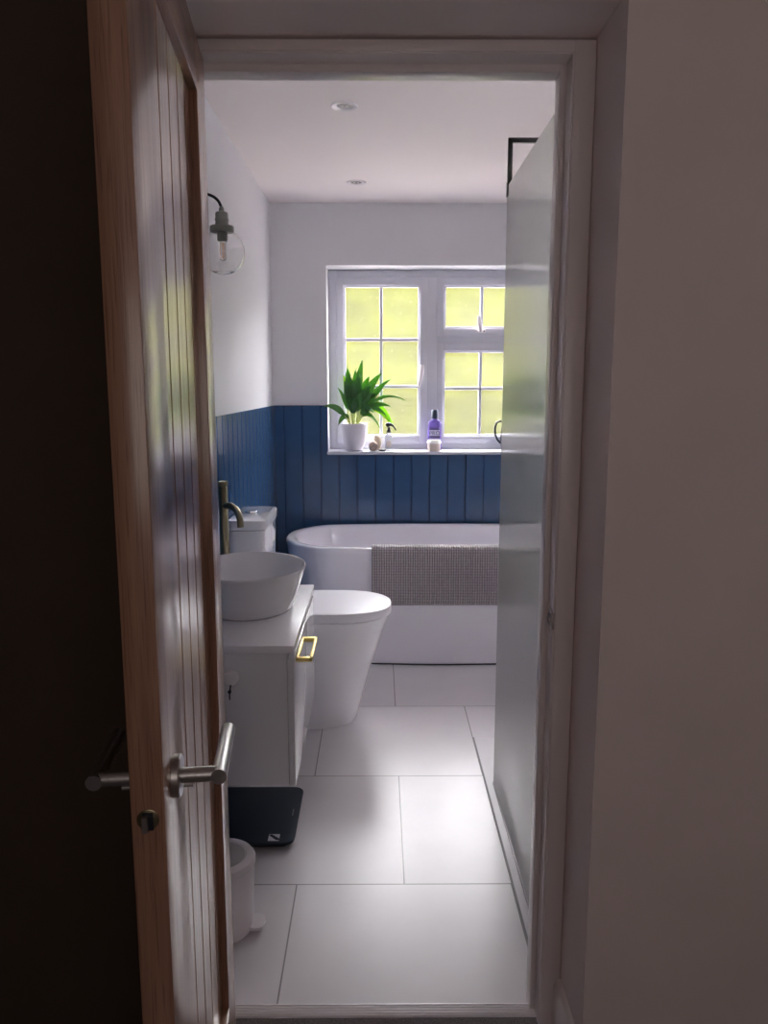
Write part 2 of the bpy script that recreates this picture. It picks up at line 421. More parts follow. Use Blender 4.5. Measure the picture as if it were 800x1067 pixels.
b = MB().box(.3465, .3487, 1.546, 1.562, .920, .940, .0005)
b.build('strike_hole', 'black', sp)
b = MB(); b.tube([(.350, 1.535, .914), (.346, 1.526, .93), (.350, 1.535, .946)], .004, 8)
b.build('strike_lip', 'steel', sp)

th = MB(); th.box(-.351, .351, 1.565, 1.60, -.003, .004, .0015)
for k in range(4): th.box(-.351, .351, 1.569 + k * .008, 1.572 + k * .008, .004, .0065, .001, 1)
struct(th.build('trim_2', 'alu'), 'aluminium threshold strip across the doorway')

# ------------------------------------------------------------------ navy boarding
def boarding(name, length, z0, z1, place, pitch=.105, label=None, start=0.0, gw=.0045):
    """tongue and groove profile extruded upwards; place maps (along, out, z) to the room"""
    pr = [(0, 0), (0, .0115)]; x = start if start > 0.004 else pitch
    while x < length - .004:
        pr += [(x - gw, .0115), (x - gw * .45, .003), (x + gw * .45, .003), (x + gw, .0115)]; x += pitch
    pr += [(length, .0115), (length, 0)]
    b = MB(); b.loft([[Vector(place(a, o, z)) for a, o in pr] for z in (z0, z1)])
    return struct(b.build(name, 'navy', smooth=False), label)
boarding('trim_3', BW - .0116 - FW, 0, 1.287, lambda a, o, z: (LW + o, FW + a, z), gw=.0075, label='navy blue tongue and groove boarding on the left wall')
boarding('trim_4', WX0 - LW, 0, 1.287, lambda a, o, z: (LW + a, BW - o, z), start=.063, label='navy blue boarding in the corner beside the window')
boarding('trim_5', WX1 - WX0, 0, WZ0 - .003, lambda a, o, z: (WX0 + a, BW - o, z), start=.065, label='navy blue boarding under the window above the bath')
boarding('trim_6', RW - WX1, 0, 1.287, lambda a, o, z: (WX1 + a, BW - o, z), label='navy blue boarding beyond the window')

# ------------------------------------------------------------------ window
win = thing('window_1', 'white window of small frosted panes, one side casement, small top vent', None, (.31, 4.79, WZ0), kind='structure')
def wx(x): return x * 1.015
def wz(z): return 1.40 + (z - 1.40) * 1.015
FY = 4.75
def frame_rect(b, x0, x1, z0, z1, t, y0, y1, bev=.004):
    b.box(x0, x0 + t, y0, y1, z0, z1, bev); b.box(x1 - t, x1, y0, y1, z0, z1, bev)
    b.box(x0 + t - bev, x1 - t + bev, y0, y1, z0, z0 + t, bev); b.box(x0 + t - bev, x1 - t + bev, y0, y1, z1 - t, z1, bev)
MC = .310
ML, MR = wx(.270), wx(.340)
b = MB(); frame_rect(b, WX0, WX1, 1.02, WZ1, .052, FY, FY + .07)
b.box(ML, MR, FY, FY + .07, 1.06, 2.02, .004)
b.box(ML + .004, MR - .004, FY - .008, FY + .002, 1.06, 2.02, .003)
b.box(MR - .004, WX1 - .045, FY, FY + .07, wz(1.632), wz(1.69), .004)
b.build('window_frame', 'upvc', win)
def sash(name, x0, x1, z0, z1, t, vx, hz, y0):
    s = MB(); frame_rect(s, x0, x1, z0, z1, t, y0, y0 + .055, .006)
    frame_rect(s, x0 + t - .002, x1 - t + .002, z0 + t - .002, z1 - t + .002, .012, y0 + .012, y0 + .05, .004)
    so = s.build(name, 'upvc', win)
    g = MB(); gx0, gx1, gz0, gz1 = x0 + t, x1 - t, z0 + t, z1 - t
    g.box(gx0 - .004, gx1 + .004, y0 + .028, y0 + .034, gz0 - .004, gz1 + .004); g.build('glass', 'pane', so, smooth=False)
    q = MB()
    for x in vx: q.box(x - .0095, x + .0095, y0 + .018, y0 + .044, gz0, gz1, .004)
    for z in hz: q.box(gx0, gx1, y0 + .019, y0 + .043, z - .0095, z + .0095, .004)
    q.build('glazing_bar', 'upvc', so)
    return so
ls = sash('casement', WX0 + .046, ML + .010, wz(1.060), 2.021, .044, [wx(.012)], [wz(1.663), wz(1.393)], FY - .012)
rx0, rx1 = MR - .006, WX1 - .046
cx_ = (rx0 + rx1) / 2
vs = sash('top_vent', rx0, rx1, wz(1.684), 2.021, .044, [cx_], [], FY - .012)
fs = sash('fixed_light', rx0, rx1, wz(1.060), wz(1.642), .044, [cx_], [wz(1.382)], FY - .004)
def win_handle(name, parent, x, z, vertical):
    y = FY - .014
    h = MB(); 
    if vertical:
        h.box(x - .012, x + .012, y - .012, y + .002, z - .03, z + .03, .005)
        h.tube([(x, y - .008, z + .01), (x, y - .032, z + .012), (x - .002, y - .038, z + .0), (x - .012, y - .038, z - .05), (x - .02, y - .036, z - .095)], [.010, .012, .014, .012, .009], 10)
    else:
        h.box(x - .03, x + .03, y - .012, y + .002, z - .012, z + .012, .005)
        h.tube([(x, y - .008, z), (x, y - .03, z), (x - .004, y - .036, z + .02), (x - .010, y - .036, z + .06), (x - .012, y - .034, z + .085)], [.010, .012, .013, .010, .008], 10)
    ho = h.build(name, 'wplastic', parent)
    if not vertical:
        k = MB(); k.lathe([(.005, -.002), (.005, .003)], (x + .022, y - .013, z - .002), 'y', 12); k.build('lock_button', 'black', ho)
win_handle('casement_handle', ls, wx(.250), wz(1.49), True)
win_handle('vent_handle', vs, cx_ - .01, wz(1.712), False)
# sill board and reveal
b = MB(); b.box(WX0 - .004, WX1 + .004, 4.553, FY + .01, 1.004, 1.022, .004)
struct(b.build('trim_7', 'upvc'), 'white window sill board')
SZ = 1.022

# ------------------------------------------------------------------ hedge outside
bm = bmesh.new(); bmesh.ops.create_cube(bm, size=1)
bmesh.ops.subdivide_edges(bm, edges=list(bm.edges), cuts=36, use_grid_fill=True)
for v in bm.verts:
    c = Vector((v.co.x * 22.0 + 1.0, 12.6 + v.co.y * 1.6, 1.55 + v.co.z * 3.5))
    d = noise.noise(c * 1.1) * .22 + noise.noise(c * 3.1) * .09 + noise.noise(c * 8.0) * .04
    n = Vector((0, v.co.y, v.co.z)); n = n.normalized() if n.length > 0 else Vector((0, -1, 0))
    v.co = c + n * d
    if v.co.z < -.14: v.co.z = -.15
b = MB(); b.merge(bm)
tag(b.build('hedge', 'hedge'), 'yellow green hedge blurred behind the frosted window', 'hedge', kind='stuff', base=(1.0, 12.6, -.15))

# ------------------------------------------------------------------ bath
def stadium(cx, cy, a, bb, z, n=96, e=2.15):
    """long oval with straight sides and D ends of half length a and half width bb"""
    L = a - bb * .98; pts = []
    per = n // 4
    for q in range(n):
        t = 2 * PI * (q + .5) / n
        c, s = math.cos(t), math.sin(t)
        x = bb * .98 * math.copysign(abs(c) ** (2 / e), c); y = bb * math.copysign(abs(s) ** (2 / e), s)
        x += L * max(-1, min(1, c * 2.2))
        pts.append(Vector((cx + x, cy + y, z)))
    return pts
BX, BY = .355, 4.163
bath = thing('bathtub', 'long white double ended bath with rounded rim under the window', 'bath', (BX, BY, 0))
b = MB()
rings = [stadium(BX, BY, .738, .354, .009), stadium(BX, BY, .745, .358, .020), stadium(BX, BY, .79, .364, .25), stadium(BX, BY, .835, .370, .48),
         stadium(BX, BY, .850, .374, .575), stadium(BX, BY, .853, .376, .592), stadium(BX, BY, .850, .373, .602), stadium(BX, BY, .842, .366, .606),
         stadium(BX, BY, .812, .336, .606), stadium(BX, BY, .803, .328, .602), stadium(BX, BY, .795, .320, .590), stadium(BX, BY, .765, .305, .50),
         stadium(BX, BY, .70, .28, .30), stadium(BX, BY, .64, .25, .21), stadium(BX, BY, .58, .20, .185)]
b.loft(rings)
b.build('tub_shell', 'acrylic', bath, angle=50)
b = MB(); b.lathe([(.03, .186), (.03, .189), (.012, .190)], (BX, BY, 0), 'z', 24); b.build('drain', 'chrome', bath)
b = MB(); b.loft([stadium(BX, BY, .733, .350, .0005), stadium(BX, BY, .733, .350, .0088)])
b.build('base_seal', 'black', bath)

# ------------------------------------------------------------------ waffle towel over the bath rim
path = []
yo, yi = BY - .376 - .011, BY - .325
for i in range(46): path.append((yo - .002 * math.sin(i * .13), .325 + i * (.590 - .325) / 45))
for i in range(1, 12):
    a = PI - i * (PI / 2) / 12; path.append((yo + .026 + .026 * math.cos(a), .592 + .027 * math.sin(a)))
for i in range(8): path.append((yo + .028 + i * (.024) / 7, .619))
for i in range(1, 8):
    a = PI / 2 - i * (PI / 2) / 8; path.append((yi - .004 + .012 * math.cos(a), .603 + .016 * math.sin(a)))
for i in range(20): path.append((yi + .012 + .0022 * i, .600 - i * .010))
b = bmesh.new(); uvl = b.loops.layers.uv.new('UVMap')
NX = 276; x0, x1 = -.037, .615
arcl = [0]
for p, q in zip(path, path[1:]): arcl.append(arcl[-1] + math.hypot(q[0] - p[0], q[1] - p[1]))
G = []
for i in range(NX + 1):
    x = x0 + (x1 - x0) * i / NX; row = []
    for j, (y, z) in enumerate(path):
        k = min(j + 1, len(path) - 1); l = max(j - 1, 0)
        ty, tz = path[k][0] - path[l][0], path[k][1] - path[l][1]; ln = math.hypot(ty, tz)
        ny, nz = -tz / ln, ty / ln
        d = .0022 * math.cos(2 * PI * ((x - x0) / .0118 - .5)) + .0005 * math.cos(2 * PI * arcl[j] / .0118)
        wv = .0025 * noise.noise(Vector((x * 6, arcl[j] * 5, 0)))
        edge = (j < 2) * .001
        row.append(b.verts.new((x + .002 * noise.noise(Vector((0, arcl[j] * 9, 3))), y + ny * (d + wv - edge), z + nz * (d + wv))))
    G.append(row)
for i in range(NX):
    for j in range(len(path) - 1):
        f = b.faces.new((G[i][j], G[i + 1][j], G[i + 1][j + 1], G[i][j + 1]))
        for lp, (u, v) in zip(f.loops, ((i, j), (i + 1, j), (i + 1, j + 1), (i, j + 1))):
            lp[uvl].uv = ((x1 - x0) * u / NX, arcl[v])
mbt = MB(); mbt.bm.free(); mbt.bm = b
tw = mbt.build('bath_mat', 'towel')
sol = tw.modifiers.new('thick', 'SOLIDIFY'); sol.thickness = .006; sol.offset = -1
tag(tw, 'grey waffle weave bath mat draped over the front rim of the white bath', 'bath mat', base=(.29, BY - .38, .605))

# ------------------------------------------------------------------ toilet
TY = 3.205
def dring(xb, xf, hw, z, n=48, e=2.3, cy=TY, back_r=.03):
    """plan of a toilet: straight back, elliptical front; +x is the front"""
    pts = []; xs = xf - min(hw * 1.25, (xf - xb) * .75)
    for i in range(n + 1):
        t = PI / 2 - PI * i / n
        c, s = math.cos(t), math.sin(t)
        pts.append(Vector((xs + (xf - xs) * abs(c) ** (2 / e), cy + hw * math.copysign(abs(s) ** (2 / e), s), z)))
    for i in range(7):
        a = -PI / 2 - (PI / 2) * i / 6
        pts.append(Vector((xb + back_r + back_r * math.cos(a), cy - hw + back_r + back_r * math.sin(a), z)))
    for i in range(7):
        a = PI - (PI / 2) * i / 6
        pts.append(Vector((xb + back_r + back_r * math.cos(a), cy + hw - back_r + back_r * math.sin(a), z)))
    return pts
wc = thing('toilet', 'white close coupled toilet with its lid down beside the bath', 'toilet', (-.3, TY, 0))
b = MB()
XB = LW + .015
b.loft([dring(XB, -.098, .146, .002), dring(XB, -.092, .150, .012), dring(XB, -.070, .156, .10), dring(XB, -.030, .168, .25),
        dring(XB, .020, .182, .40), dring(XB, .038, .186, .452), dring(XB, .036, .184, .462), dring(XB, .03, .178, .464)])
b.build('pan', 'ceramic', wc, angle=45)
b = MB()
b.loft([dring(-.435, .046, .188, .465), dring(-.435, .049, .191, .468), dring(-.435, .050, .192, .499), dring(-.435, .049, .191, .5025), dring(-.435, .046, .188, .504), dring(-.43, .03, .172, .505)])
b.build('seat_lid', 'lidplastic', wc, angle=40)
for dy in (-.075, .075):
    b = MB(); b.tube([(-.425, TY + dy - .02, .482), (-.425, TY + dy + .02, .482)], .011, 12); b.build('lid_hinge', 'chrome', wc)
def rrect(x0, x1, y0, y1, r, z, n=6):
    pts = []
    for cx, cy, a0 in ((x1 - r, y1 - r, 0), (x0 + r, y1 - r, PI / 2), (x0 + r, y0 + r, PI), (x1 - r, y0 + r, 1.5 * PI)):
        for i in range(n + 1):
            a = a0 + PI / 2 * i / n; pts.append(Vector((cx + r * math.cos(a), cy + r * math.sin(a), z)))
    return pts
CX1 = -.448
b = MB()
b.loft([rrect(XB, CX1 - .006, TY - .175, TY + .175, .03, .455), rrect(XB, CX1 - .004, TY - .178, TY + .178, .03, .65), rrect(XB, CX1 - .001, TY - .182, TY + .182, .03, .838)])
ci = b.build('cistern', 'ceramic', wc, angle=40)
b = MB()
b.loft([rrect(XB, CX1, TY - .184, TY + .184, .03, .840), rrect(XB, CX1 + .007, TY - .190, TY + .190, .032, .844), rrect(XB, CX1 + .007, TY - .190, TY + .190, .032, .872),
        rrect(XB + .002, CX1 + .004, TY - .187, TY + .187, .03, .879), rrect(XB + .006, CX1 - .003, TY - .180, TY + .180, .026, .882)])
cl = b.build('cistern_lid', 'ceramic', wc, angle=40)
b = MB(); b.lathe([(.026, .882), (.026, .886), (.024, .889), (.018, .890)], (-.53, TY + .01, 0), 'z', 28); b.build('flush_button', 'chrome', cl)

# ------------------------------------------------------------------ vanity unit
VY0, VY1, VX = 2.09, 2.765, -.238
van = thing('vanity_unit', 'wall hung glossy grey white vanity unit with a gold pull handle', 'cabinet', (-.42, 2.43, .275))
b = MB(); b.box(LW + .012, VX - .019, VY0, VY1, .275, .668, .0015)
b.build('carcass', 'lacquer', van)
b = MB(); b.box(VX - .018, VX, VY0 + .001, VY1 - .001, .275, .650, .0015); dr = b.build('drawer', 'lacquer', van)
b = MB()
hx0, hx1, hy0, hy1, hz = VX + .0005, VX + .046, 2.15, 2.345, .627
t = .008
b.box(hx0, hx0 + t * .7, hy0, hy1, hz - .006, hz + .006, .001); b.box(hx1 - t, hx1, hy0, hy1, hz - .006, hz + .006, .001)
b.box(hx0, hx1, hy0, hy0 + t * 2.0, hz - .006, hz + .006, .001); b.box(hx0, hx1, hy1 - t * 2.0, hy1, hz - .006, hz + .006, .001)
b.build('handle', 'gold', dr)['label'] = 'gold rectangular loop handle'
b = MB(); b.box(LW + .012, VX + .002, VY0 - .002, VY1 + .002, .669, .690, .002)
b.build('countertop', 'counter', van)

# hook on the cabinet side
hk = thing('wall_hook', 'round white stick-on hook on the near side of the vanity unit', 'hook', (-.412, VY0, .60))
b = MB(); b.lathe([(.023, VY0 - .0003), (.023, VY0 - .004), (.019, VY0 - .009), (.012, VY0 - .011)], (-.412, 0, .598), 'y', 28)
b.build('disc', 'wplastic', hk)
b = MB(); b.lathe([(.005, VY0 - .010), (.005, VY0 - .016)], (-.415, 0, .562), 'y', 10)
b.tube([(-.4125, VY0 - .008, .58), (-.414, VY0 - .013, .565), (-.416, VY0 - .012, .548), (-.4165, VY0 - .007, .537)], .0022, 8)
b.build('hook', 'black', hk)

# basin
GX, GY = -.420, 2.468
bs = thing('basin', 'round white vessel basin standing on the vanity counter', 'basin', (GX, GY, .690))
b = MB()
prof = [(.130, .6905), (.137, .693), (.142, .70), (.158, .745), (.172, .79), (.1815, .822), (.1835, .828), (.182, .8315), (.1795, .831), (.176, .824), (.166, .79), (.150, .745), (.132, .712), (.10, .703), (.03, .700)]
b.lathe(prof, (GX, GY, 0), 'z', 72, sx=1.0, sy=1.135)
b.build('bowl', 'basinw', bs, angle=50)
b = MB(); b.lathe([(.022, .7005), (.022, .704), (.010, .706)], (GX, GY, 0), 'z', 20); b.build('waste_plug', 'chrome', bs)

# tap
TPX, TPY = -.545, 2.726
tp = thing('basin_tap', 'tall aged brass tap rising behind the vessel basin', 'tap', (TPX, TPY, .690))
b = MB(); b.lathe([(.026, .6905), (.026, .696), (.020, .700)], (TPX, TPY, 0), 'z', 24)
b.lathe([(.0165, .700), (.0165, 1.045), (.0165, 1.052)], (TPX, TPY, 0), 'z', 24); b.build('body', 'brass', tp)
b = MB(); b.box(TPX - .014, TPX + .016, TPY - .016, TPY + .016, 1.053, 1.072, .003); b.build('lever', 'brass', tp)
b = MB(); pts = [Vector((TPX, TPY, .985)), Vector((TPX + .03, TPY - .03, .988)), Vector((TPX + .052, TPY - .05, .978)), Vector((TPX + .066, TPY - .064, .955)), Vector((TPX + .070, TPY - .068, .92))]
sm = []
for i in range(len(pts) - 1):
    p0, p1 = pts[max(i - 1, 0)], pts[i]; p2, p3 = pts[i + 1], pts[min(i + 2, len(pts) - 1)]
    for k in range(6):
        q = k / 6; sm.append(.5 * ((2 * p1) + (p2 - p0) * q + (2 * p0 - 5 * p1 + 4 * p2 - p3) * q * q + (3 * p1 - p0 - 3 * p2 + p3) * q ** 3))
sm.append(pts[-1])
b.tube(sm, .0115, 16); b.build('spout', 'brass', tp)

# ------------------------------------------------------------------ bathroom scale
sc = thing('bathroom_scale', 'dark glass bathroom scale lying on the tiles under the vanity', 'scale', (-.415, 2.37, 0))
b = MB()
sx0, sx1, sy0, sy1 = -.570, -.262, 2.205, 2.545
b.loft([rrect(sx0, sx1, sy0, sy1, .03, .018), rrect(sx0 - .001, sx1 + .001, sy0 - .001, sy1 + .001, .031, .020), rrect(sx0 - .001, sx1 + .001, sy0 - .001, sy1 + .001, .031, .024), rrect(sx0 + .001, sx1 - .001, sy0 + .001, sy1 - .001, .03, .026)])
b.build('glass_top', 'scaleglass', sc)
b = MB(); b.loft([rrect(sx0 + .012, sx1 - .012, sy0 + .012, sy1 - .012, .03, .006), rrect(sx0 + .006, sx1 - .006, sy0 + .006, sy1 - .006, .03, .0178)]); b.build('base', 'black', sc)
for fx in (sx0 + .04, sx1 - .04):
    for fy in (sy0 + .04, sy1 - .04):
        b = MB(); b.lathe([(.014, .0003), (.015, .0065)], (fx, fy, 0), 'z', 16); b.build('foot', 'black', sc)
b = MB(); b.box(sx0 + .006, sx1 - .004, sy0 + .050, sy0 + .052, .0258, .0264); b.build('trim_line', 'black', sc)
M['lcd'] = mat('pale_display', (0.9, 0.9, 0.93), 0.25, coat=0.5)
b = MB(); b.box(-.342, -.308, sy0 + .012, sy0 + .048, .0258, .0266); dsp = b.build('display', 'lcd', sc)
b = MB(); b.prism([(-.342, sy0 + .042), (-.334, sy0 + .047), (-.308, sy0 + .024), (-.308, sy0 + .014), (-.318, sy0 + .016)], 'z', .0266, .0269); b.build('display_bar', 'scaleglass', dsp)
M['mark'] = mat('grey_mark', (0.16, 0.17, 0.19), 0.4)
b = MB(); b.box(-.284, -.280, sy0 + .155, sy0 + .195, .0258, .0263); b.build('mark', 'mark', sc)

# ------------------------------------------------------------------ pedal bin
PX, PY = -.408, 1.862
pb = thing('pedal_bin', 'small white pedal bin on the tiles behind the oak door', 'bin', (PX, PY, 0))
b = MB(); b.lathe([(.073, .002), (.077, .010), (.079, .03), (.0845, .178), (.0845, .184)], (PX, PY, 0), 'z', 48); b.build('body', 'wplastic', pb)
b = MB(); b.lathe([(.0865, .1845), (.0875, .188), (.0875, .196), (.084, .203), (.074, .207), (.066, .208), (.063, .206), (.058, .2055), (.02, .2055)], (PX, PY, 0), 'z', 48); ld = b.build('lid', 'wplastic', pb)
b = MB(); b.lathe([(.0615, .2057), (.059, .2075), (.03, .2105), (.004, .211)], (PX, PY, 0), 'z', 40); b.build('lid_inset', 'gplastic', ld)
b = MB()
for z0, z1, e in ((.012, .020, 0),):
    pl = [(PX + .06, PY - .026), (PX + .088, PY - .030), (PX + .104, PY - .024), (PX + .110, PY), (PX + .104, PY + .024), (PX + .088, PY + .030), (PX + .06, PY + .026)]
    b.prism(pl, 'z', z0, z1)
b.build('pedal', 'wplastic', pb)

# ------------------------------------------------------------------ reeded glass shower screen and tray
scn = thing('shower_screen', 'tall frosted reeded glass shower screen with a black stay at its top', 'shower screen', (.405, 2.14, 0))
b = MB(); Y0, Y1 = FW + .006, 2.612
pts = []; pitch = .0125; k = int((Y1 - Y0) / pitch)
for i in range(k):
    y = Y0 + i * pitch
    for s in range(4):
        pts.append((.404 - .00022 * math.sin(PI * s / 4), y + pitch * s / 4))
pts.append((.404, Y0 + k * pitch)); pts += [(.412, Y0 + k * pitch), (.412, Y0)]
b.loft([[Vector((x, y, z)) for x, y in pts] for z in (.012, 2.018)])
b.build('glass_panel', 'reeded', scn, angle=60)
b = MB(); yb = Y0 + k * pitch - .012
b.box(.4005, .4155, yb - .010, yb + .0135, 1.985, 2.030, .001); b.build('clamp', 'darksteel', scn)
b = MB(); b.box(.4085 - .007, .4085 + .007, yb - .006, yb + .008, 2.030, 2.158, .001)
b.box(.4085 - .007, RW - .0005, yb - .006, yb + .008, 2.144, 2.158, .001); b.build('stay_bar', 'darksteel', scn)
b = MB(); b.box(.4015, .4145, Y0, yb + .012, .0038, .0125, .001); b.build('bottom_seal', 'gplastic', scn)
tr = MB(); tr.box(.3805, RW - .002, FW + .002, 2.975, .0003, .0035, .001)
tray = tr.build('shower_tray', 'tray')
tr = MB(); tr.box(.3745, .3803, FW + .002, 2.98, .0003, .0030); tr.build('edge_seal', 'seal', tray)
tag(tray, 'low white shower tray under the glass screen', 'shower tray', base=(.83, 2.3, 0))
for c_ in tray.children: c_.data.transform(Matrix.Translation((-.83, -2.3, 0)))

# ------------------------------------------------------------------ wall lamp
lx, ly = -.465, 2.44
lp = thing('wall_lamp', 'wall lamp with a clear glass globe hanging from a black cable', 'lamp', (LW, ly, 1.95))
b = MB(); b.lathe([(.045, LW + .0005), (.045, LW + .012), (.040, LW + .018), (.012, LW + .022)], (0, ly, 1.955), 'x', 32); b.build('wall_rose', 'holder', lp)
b = MB(); p0, p1, p2 = Vector((LW + .015, ly, 1.958)), Vector((lx + .004, ly, 1.975)), Vector((lx, ly, 1.905))
b.tube([bez(p0, p1, p2, i / 16) for i in range(17)], .0042, 10); b.build('cable', 'cable', lp)
b = MB(); b.lathe([(.005, 1.922), (.0075, 1.915), (.008, 1.908), (.017, 1.905), (.019, 1.900), (.019, 1.889), (.0205, 1.886), (.0205, 1.882), (.019, 1.879), (.020, 1.872), (.0205, 1.866)], (lx, ly, 0), 'z', 28)
ho = b.build('lampholder', 'holder', lp)
b = MB(); b.lathe([(.0205, 1.8665), (.033, 1.8665), (.035, 1.864), (.035, 1.851), (.033, 1.848), (.024, 1.848)], (lx, ly, 0), 'z', 32); b.build('gallery_ring', 'holder', ho)
b = MB(); b.lathe([(.014, 1.849), (.0155, 1.846), (.0155, 1.825), (.014, 1.822)], (lx, ly, 0), 'z', 24); b.build('bulb_socket', 'holder', ho)
# globe: two skins of thin glass
b = MB(); R = .0655; zc = 1.792; pr = []
for i in range(25):
    a = math.radians(62) - (math.radians(62) + PI / 2) * i / 24
    pr.append((max(R * math.cos(a), .0005), zc + R * math.sin(a)))
inner = [(max(r - .0015 * (1 if r > .002 else 0), .0004), z + (.0015 if z < zc - R * .9 else 0)) for r, z in reversed(pr)]
b.lathe(pr + inner, (lx, ly, 0), 'z', 48, cap0=False, cap1=False)
b.build('glass_globe', 'glass', lp, angle=80)
b = MB(); b.lathe([(.010, 1.821), (.011, 1.815), (.011, 1.780), (.009, 1.772), (.004, 1.768), (.0008, 1.767)], (lx, ly, 0), 'z', 20); bu = b.build('bulb', 'glass', lp)
b = MB()
for a in (0, 1.57, 3.14, 4.71): b.tube([(lx + .003 * math.cos(a), ly + .003 * math.sin(a), 1.818), (lx + .006 * math.cos(a), ly + .006 * math.sin(a), 1.798), (lx + .004 * math.cos(a), ly + .004 * math.sin(a), 1.776)], .0007, 6)
b.build('filament', 'filament', bu)

# ------------------------------------------------------------------ ceiling downlights
def downlight(x, y, label):
    d = thing('downlight', label, 'light', (x, y, CH), group='recessed ceiling downlights')
    r = MB(); r.lathe([(.049, CH - .0004), (.0495, CH - .004), (.047, CH - .0055), (.034, CH - .0045), (.029, CH - .0012), (.028, CH - .0004)], (x, y, 0), 'z', 40, cap0=False, cap1=False)
    r.build('trim_ring', 'wplastic', d)
    r = MB(); r.lathe([(.0278, CH - .0008), (.022, CH - .0009), (.016, CH - .0007), (.003, CH - .0007)], (x, y, 0), 'z', 32)
    lm = r.build('lamp_lens', 'lens', d)
    r = MB()
    for sx_ in (-1, 1): r.lathe([(.006, CH - .0018), (.004, CH - .003), (.001, CH - .0034)], (x + sx_ * .009, y, 0), 'z', 12)
    r.build('lamp_chip', 'jarlid', lm)
downlight(-.125, 3.045, 'recessed ceiling downlight farther from the window, above the toilet')
downlight(-.113, 4.135, 'recessed ceiling downlight nearest the window, above the bath')

# ------------------------------------------------------------------ things on the sill
# potted plant
QX, QY = -.147, 4.648
pl = thing('potted_plant', 'leafy green houseplant in a white pot on the window sill', 'plant', (QX, QY, SZ))
b = MB(); b.lathe([(.046, SZ + .0005), (.050, SZ + .004), (.060, SZ + .03), (.072, SZ + .075), (.078, SZ + .12), (.0795, SZ + .155), (.078, SZ + .158), (.075, SZ + .157), (.073, SZ + .14), (.070, SZ + .135)], (QX, QY, 0), 'z', 48, cap1=False)
po = b.build('pot', 'pot', pl)
b = MB(); b.lathe([(.072, SZ + .134), (.05, SZ + .14), (.01, SZ + .142)], (QX, QY, 0), 'z', 24); b.build('soil', 'soil', pl)
ZT = SZ + .14
fol = MB(); stm = MB()
def leaf(base, tip, rise, wid, twist=0.0, mi=0):
    """lance leaf on a bare stalk: base (dx,dy), tip (dx,dy,dz above soil)"""
    p0 = Vector((QX + base[0], QY + base[1], ZT)); p2 = Vector((QX + tip[0], QY + tip[1], ZT + tip[2]))
    p1 = p0.lerp(p2, .35) + Vector((0, 0, rise))
    N = 22; st = .30
    stm.tube([bez(p0, p1, p2, st * i / 5) for i in range(6)], .0022, 6)
    rows = []
    for i in range(N + 1):
        s = i / N; t_ = st * .9 + (1 - st * .9) * s
        c = bez(p0, p1, p2, t_); d = (bez(p0, p1, p2, min(t_ + .02, 1)) - bez(p0, p1, p2, t_ - .02)).normalized()
        side = d.cross(Vector((math.sin(twist), -math.cos(twist), .25))).normalized()
        nrm = side.cross(d).normalized()
        ww = wid * (math.sin(PI * min(1, s ** .8)) ** .85) * (1 - .25 * s) + .0006
        r = []
        for q in (-1, -.5, 0, .5, 1):
            r.append(c + side * ww * q + nrm * (abs(q) * ww * .35 + .003 * math.sin(9 * s + q)))
        rows.append(r)
    V = [[fol.bm.verts.new(p) for p in r] for r in rows]
    for a, bb in zip(V, V[1:]):
        for i in range(4):
            f_ = fol.bm.faces.new((a[i], a[i + 1], bb[i + 1], bb[i])); f_.material_index = mi
leaves = [
    ((-.01, 0), (-.040, .00, .345), .10, .027, 0), ((.0, .01), (.050, .01, .385), .10, .026, 0), ((-.01, -.01), (.000, -.03, .270), .10, .030, .2),
    ((.01, 0), (.165, .02, .310), .12, .026, .1), ((.02, .0), (.215, .01, .275), .10, .021, .2), ((.02, -.01), (.300, -.01, .150), .19, .011, .3),
    ((-.02, -.03), (-.172, -.13, .118), .10, .020, -.3), ((-.02, -.01), (-.090, -.05, .005), .11, .022, -.6), 
    ((.02, -.01), (.215, -.03, .115), .13, .020, .4), ((-.02, 0), (-.095, .0, .225), .10, .012, -.3), ((.0, -.02), (-.045, -.07, .180), .10, .026, .1),
    ((.01, -.02), (.060, -.08, .200), .11, .028, -.1), ((.01, .0), (.105, -.04, .235), .12, .030, .2), ((-.01, -.02), (.020, -.09, .165), .10, .027, .3),
    ((.02, -.02), (.115, -.07, .080), .13, .022, .5), ((.0, .01), (.010, .03, .330), .10, .024, -.2), ((-.01, .01), (-.020, .02, .280), .10, .027, .1),
    ((.02, .01), (.090, .02, .290), .12, .027, 0), ((.02, .01), (.190, .02, .060), .16, .018, .3), ((.015, .0), (.140, .0, .180), .14, .022, .2), ((.02, 0), (.150, -.05, -.005), .15, .014, .4),
    ((.0, -.01), (.035, -.02, .300), .10, .028, .1), ((-.005, 0), (-.055, -.02, .265), .09, .027, -.1)]
for bs_, tip_, rs_, wd_, tw_ in leaves: leaf(bs_, tip_, rs_, wd_, twist=tw_)
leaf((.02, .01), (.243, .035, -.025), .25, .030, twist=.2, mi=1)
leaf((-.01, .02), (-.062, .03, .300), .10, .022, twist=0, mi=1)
fo = fol.build('foliage', 'leaf', pl, angle=60); fo.data.materials.append(M['backlitleaf']); fo.modifiers.new('thick', 'SOLIDIFY').thickness = .0008
stm.build('stems', 'stem', pl)

